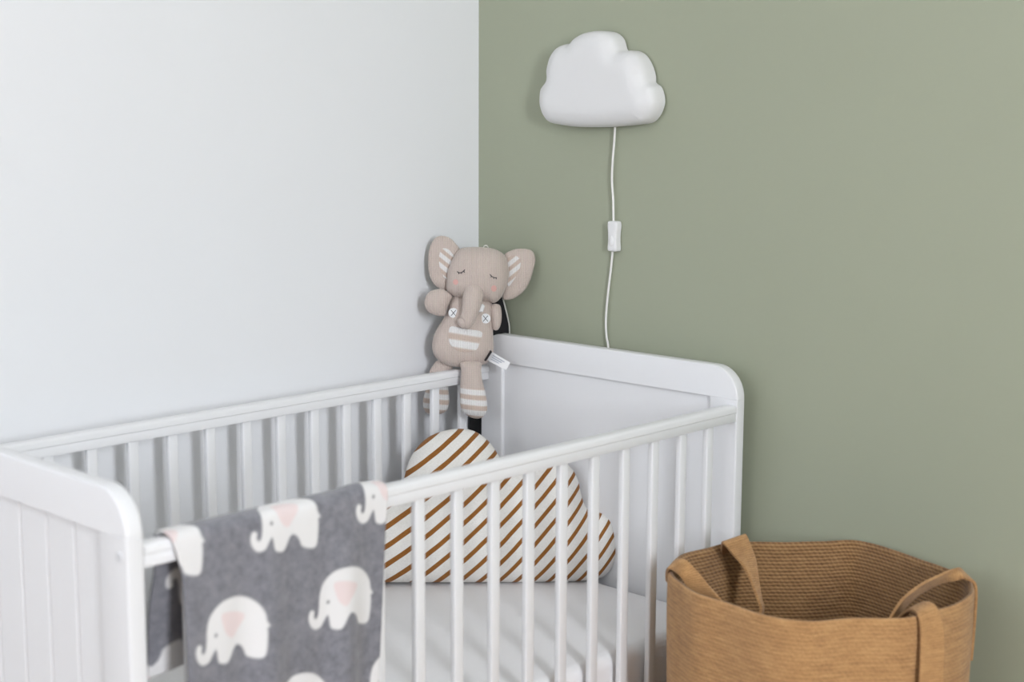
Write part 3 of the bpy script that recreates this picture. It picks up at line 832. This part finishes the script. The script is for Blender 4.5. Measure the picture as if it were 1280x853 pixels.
# ------------------------------------------------------------------ jute basket
RIM = np.array([(-0.3049,-0.7641),(-0.2366,-0.7751),(-0.2015,-0.7774),(-0.1578,-0.8085),(-0.0965,-0.8711),(-0.0275,-0.9141),(-0.0218,-0.9474),(-0.0417,-1.0458),(-0.0699,-1.1224),(-0.0758,-1.1579),(-0.1441,-1.2014),(-0.2041,-1.2149),(-0.2596,-1.2044),(-0.3167,-1.1959),(-0.3478,-1.1689),(-0.3915,-1.1289),(-0.4390,-1.0996),(-0.4600,-1.0587),(-0.4619,-1.0121),(-0.4541,-0.9587),(-0.4521,-0.9077),(-0.4328,-0.8669),(-0.3932,-0.8095)])
def basket():
    root = tag(empty('jute_basket', (-.25, -1.0, 0)), 'tall brown jute basket with strap handles standing on the floor beside the crib', 'basket')
    rim = resample([tuple(p) for p in catmull([tuple(p) for p in RIM], 6)], .012)
    ar = (rim[:, 0] * np.roll(rim[:, 1], -1) - np.roll(rim[:, 0], -1) * rim[:, 1]).sum()
    if ar < 0: rim = rim[::-1]
    for _ in range(2): rim = .25 * np.roll(rim, 1, 0) + .5 * rim + .25 * np.roll(rim, -1, 0)
    c = np.array([-.25, -1.0]); n = len(rim)
    # rounded square base turned like the rim
    bot = c + (rim - c) * .94
    for _ in range(10): bot = .25 * np.roll(bot, 1, 0) + .5 * bot + .25 * np.roll(bot, -1, 0)
    from mathutils import noise
    zs = [0, .004, .02] + list(np.linspace(.05, .595, 46)) + [.604, .610]
    seg = np.linalg.norm(np.roll(rim, -1, 0) - rim, axis=1); cum = np.concatenate([[0], np.cumsum(seg)])
    th = .009
    verts, uvs, faces = [], [], []
    def normal(R):
        t = np.roll(R, -1, 0) - np.roll(R, 1, 0); t /= np.linalg.norm(t, axis=1)[:, None]
        return np.stack([t[:, 1], -t[:, 0]], 1)
    rows = []
    def ring(R, z, v, zj=None):
        ids = []
        for i in range(n + 1):
            k = i % n
            ids.append(len(verts)); zz_ = z + (zj[k] if zj is not None else 0)
            verts.append((R[k][0] - c[0], R[k][1] - c[1], zz_)); uvs.append((cum[i], v))
        rows.append(ids)
    def level(z):
        f = z / .61
        R = bot * (1 - f) + rim * f
        nn = normal(R)
        w = np.array([.0030 * noise.noise((R[i][0] * 9, R[i][1] * 9, z * 7)) for i in range(n)])
        sw = .004 * math.sin(math.pi * f)
        return R + nn * (w * min(1, (1 - f) * 8) + sw)[:, None], nn
    zj = np.array([.0022 * noise.noise((rim[i][0] * 16, rim[i][1] * 16, 3.3)) for i in range(n)])
    R0, n0 = level(0)
    ring(R0 - n0 * .02, 0, -.02)
    for z in zs:
        R, nn = level(z)
        inset = .012 if z == 0 else (.004 if z < .01 else (.003 if z > .606 else 0))
        ring(R - nn * inset, z, z, zj * (z / .61) ** 4)
    nout = len(rows)
    for z in zs[::-1]:
        R, nn = level(max(z, .008))
        inset = th - (.0025 if z > .606 else 0)
        ring(R - nn * inset, max(z, .008) if z < .606 else z - .0005, 1.22 - z, zj * (z / .61) ** 4)
    for j in range(len(rows) - 1):
        for i in range(n):
            faces.append((rows[j][i], rows[j][i + 1], rows[j + 1][i + 1], rows[j + 1][i]))
    # bottoms
    ci = len(verts); verts.append((0, 0, 0)); uvs.append((0, 0))
    for i in range(n): faces.append((rows[0][i + 1], rows[0][i], ci))
    ci = len(verts); verts.append((0, 0, .008)); uvs.append((0, 0))
    for i in range(n): faces.append((rows[-1][i], rows[-1][i + 1], ci))
    me = mesh('basket_body', verts, faces)
    uvl = me.uv_layers.new(name='UVMap')
    for lp in me.loops: uvl.data[lp.index].uv = uvs[lp.vertex_index]
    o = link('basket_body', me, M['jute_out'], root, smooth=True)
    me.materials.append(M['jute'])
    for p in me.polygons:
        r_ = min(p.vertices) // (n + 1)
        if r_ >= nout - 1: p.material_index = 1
    # the strap handles: ribbons between two edge curves
    def strap(par, e1, e2, name, thick=.0042):
        a = resample(catmull(e1, 8, False), 1, False) if 0 else np.array([tuple(p) for p in catmull(e1, 10, False)])
        b = np.array([tuple(p) for p in catmull(e2, 10, False)])
        m = 70
        def rs(P):
            s_ = np.concatenate([[0], np.cumsum(np.linalg.norm(np.diff(P, axis=0), axis=1))])
            # parameter by index keeps the two edges paired
            t = np.linspace(0, len(P) - 1, m)
            return np.stack([np.interp(t, np.arange(len(P)), P[:, i]) for i in range(3)], 1)
        a, b = rs(a), rs(b)
        V, U, F = [], [], []; run = 0; W = 7
        for i in range(m):
            if i: run += np.linalg.norm((a[i] + b[i]) / 2 - (a[i - 1] + b[i - 1]) / 2)
            for k in range(W):
                f = k / (W - 1); p = a[i] * (1 - f) + b[i] * f
                V.append((p[0] - c[0], p[1] - c[1], p[2])); U.append((f * .035, run))
        for i in range(m - 1):
            for k in range(W - 1):
                q = i * W + k; F.append((q, q + 1, q + W + 1, q + W))
        me = mesh(name, V, F)
        ul = me.uv_layers.new(name='UVMap')
        for lp in me.loops: ul.data[lp.index].uv = U[lp.vertex_index]
        h = link(name, me, M['jute_strap'], par, smooth=True)
        md = h.modifiers.new('thickness', 'SOLIDIFY'); md.thickness = thick; md.offset = 0
        md = h.modifiers.new('soft edge', 'BEVEL'); md.width = .0012; md.segments = 2; md.limit_method = 'ANGLE'
        return h
    def dn(p, z): return (p[0], p[1], z)
    A1, A2 = [(-0.3101,-0.7579,0.5650),(-0.3321,-0.7740,0.6000),(-0.3629,-0.8060,0.6220),(-0.3566,-0.8168,0.6220),(-0.3505,-0.8279,0.6120),(-0.3555,-0.8517,0.6000),(-0.3613,-0.8736,0.5880),(-0.3598,-0.8922,0.5720),(-0.3429,-0.8936,0.5500)], [(-0.3348,-0.7635,0.5700),(-0.3854,-0.8023,0.6050),(-0.4056,-0.8211,0.6200),(-0.3894,-0.8176,0.6120),(-0.3739,-0.8171,0.6020),(-0.3701,-0.8256,0.5920),(-0.3659,-0.8337,0.5800),(-0.3611,-0.8482,0.5620),(-0.3523,-0.8576,0.5400)]
    B1, B2 = [(-0.2090,-0.7812,0.5900),(-0.2387,-0.8023,0.6200),(-0.2594,-0.8206,0.6300),(-0.2471,-0.8325,0.6100),(-0.2439,-0.8462,0.5980),(-0.2430,-0.8569,0.5850),(-0.2484,-0.8722,0.5670),(-0.2565,-0.8881,0.5500),(-0.2598,-0.8954,0.5300)], [(-0.1542,-0.7906,0.5900),(-0.1933,-0.8167,0.6250),(-0.2041,-0.8262,0.6330),(-0.1972,-0.8333,0.6100),(-0.2010,-0.8443,0.5920),(-0.2180,-0.8597,0.5800),(-0.2283,-0.8707,0.5620),(-0.2400,-0.8836,0.5450),(-0.2447,-0.8900,0.5250)]
    # left handle: outside face - over the rim - drooping inside - over the rim - outside face
    E1 = A1 + [(-.325, -.895, .50), (-.305, -.885, .475), (-.285, -.885, .48)] + B1[::-1]
    E2 = A2 + [(-.335, -.865, .50), (-.310, -.862, .44), (-.265, -.875, .45)] + B2[::-1]
    strap(root, E1, E2, 'handle')
    D1, D2 = [(-.2704,-1.1357,.5700),(-.2812,-1.1531,.5930),(-.2984,-1.1786,.6120),(-.3150,-1.2000,.6100),(-.3140,-1.2040,.5750),(-.3200,-1.2080,.5000),(-.3200,-1.2060,.4000)], [(-.2735,-1.1528,.5750),(-.2693,-1.1646,.6030),(-.2796,-1.1935,.6230),(-.2842,-1.2130,.6180),(-.2850,-1.2260,.5800),(-.2880,-1.2290,.5000),(-.2880,-1.2270,.4000)]
    C1 = [(-.2784, -1.1276, .5700), (-.2770, -1.1341, .5830), (-.2397, -1.1326, .6030), (-.1900, -1.1363, .6160), (-.1437, -1.1431, .6220), (-.1150, -1.1500, .6270),
          (-.0930, -1.1480, .6220), (-.0730, -1.1400, .6100), (-.0685, -1.1380, .5600), (-.0700, -1.1380, .4800)]
    C2 = [(-.2648, -1.1206, .5530), (-.2501, -1.1243, .5680), (-.2065, -1.1216, .5820), (-.1684, -1.1257, .5950), (-.1277, -1.1356, .6030), (-.1116, -1.1557, .6090),
          (-.1120, -1.1710, .6140), (-.0980, -1.1800, .6020), (-.0940, -1.1800, .5550), (-.0950, -1.1780, .4800)]
    E1 = D1[::-1] + [(-.268, -1.124, .555)] + C1
    E2 = D2[::-1] + [(-.272, -1.135, .555)] + C2
    strap(root, D1, D2, 'handle')
    strap(root, C1, C2, 'handle')
basket()
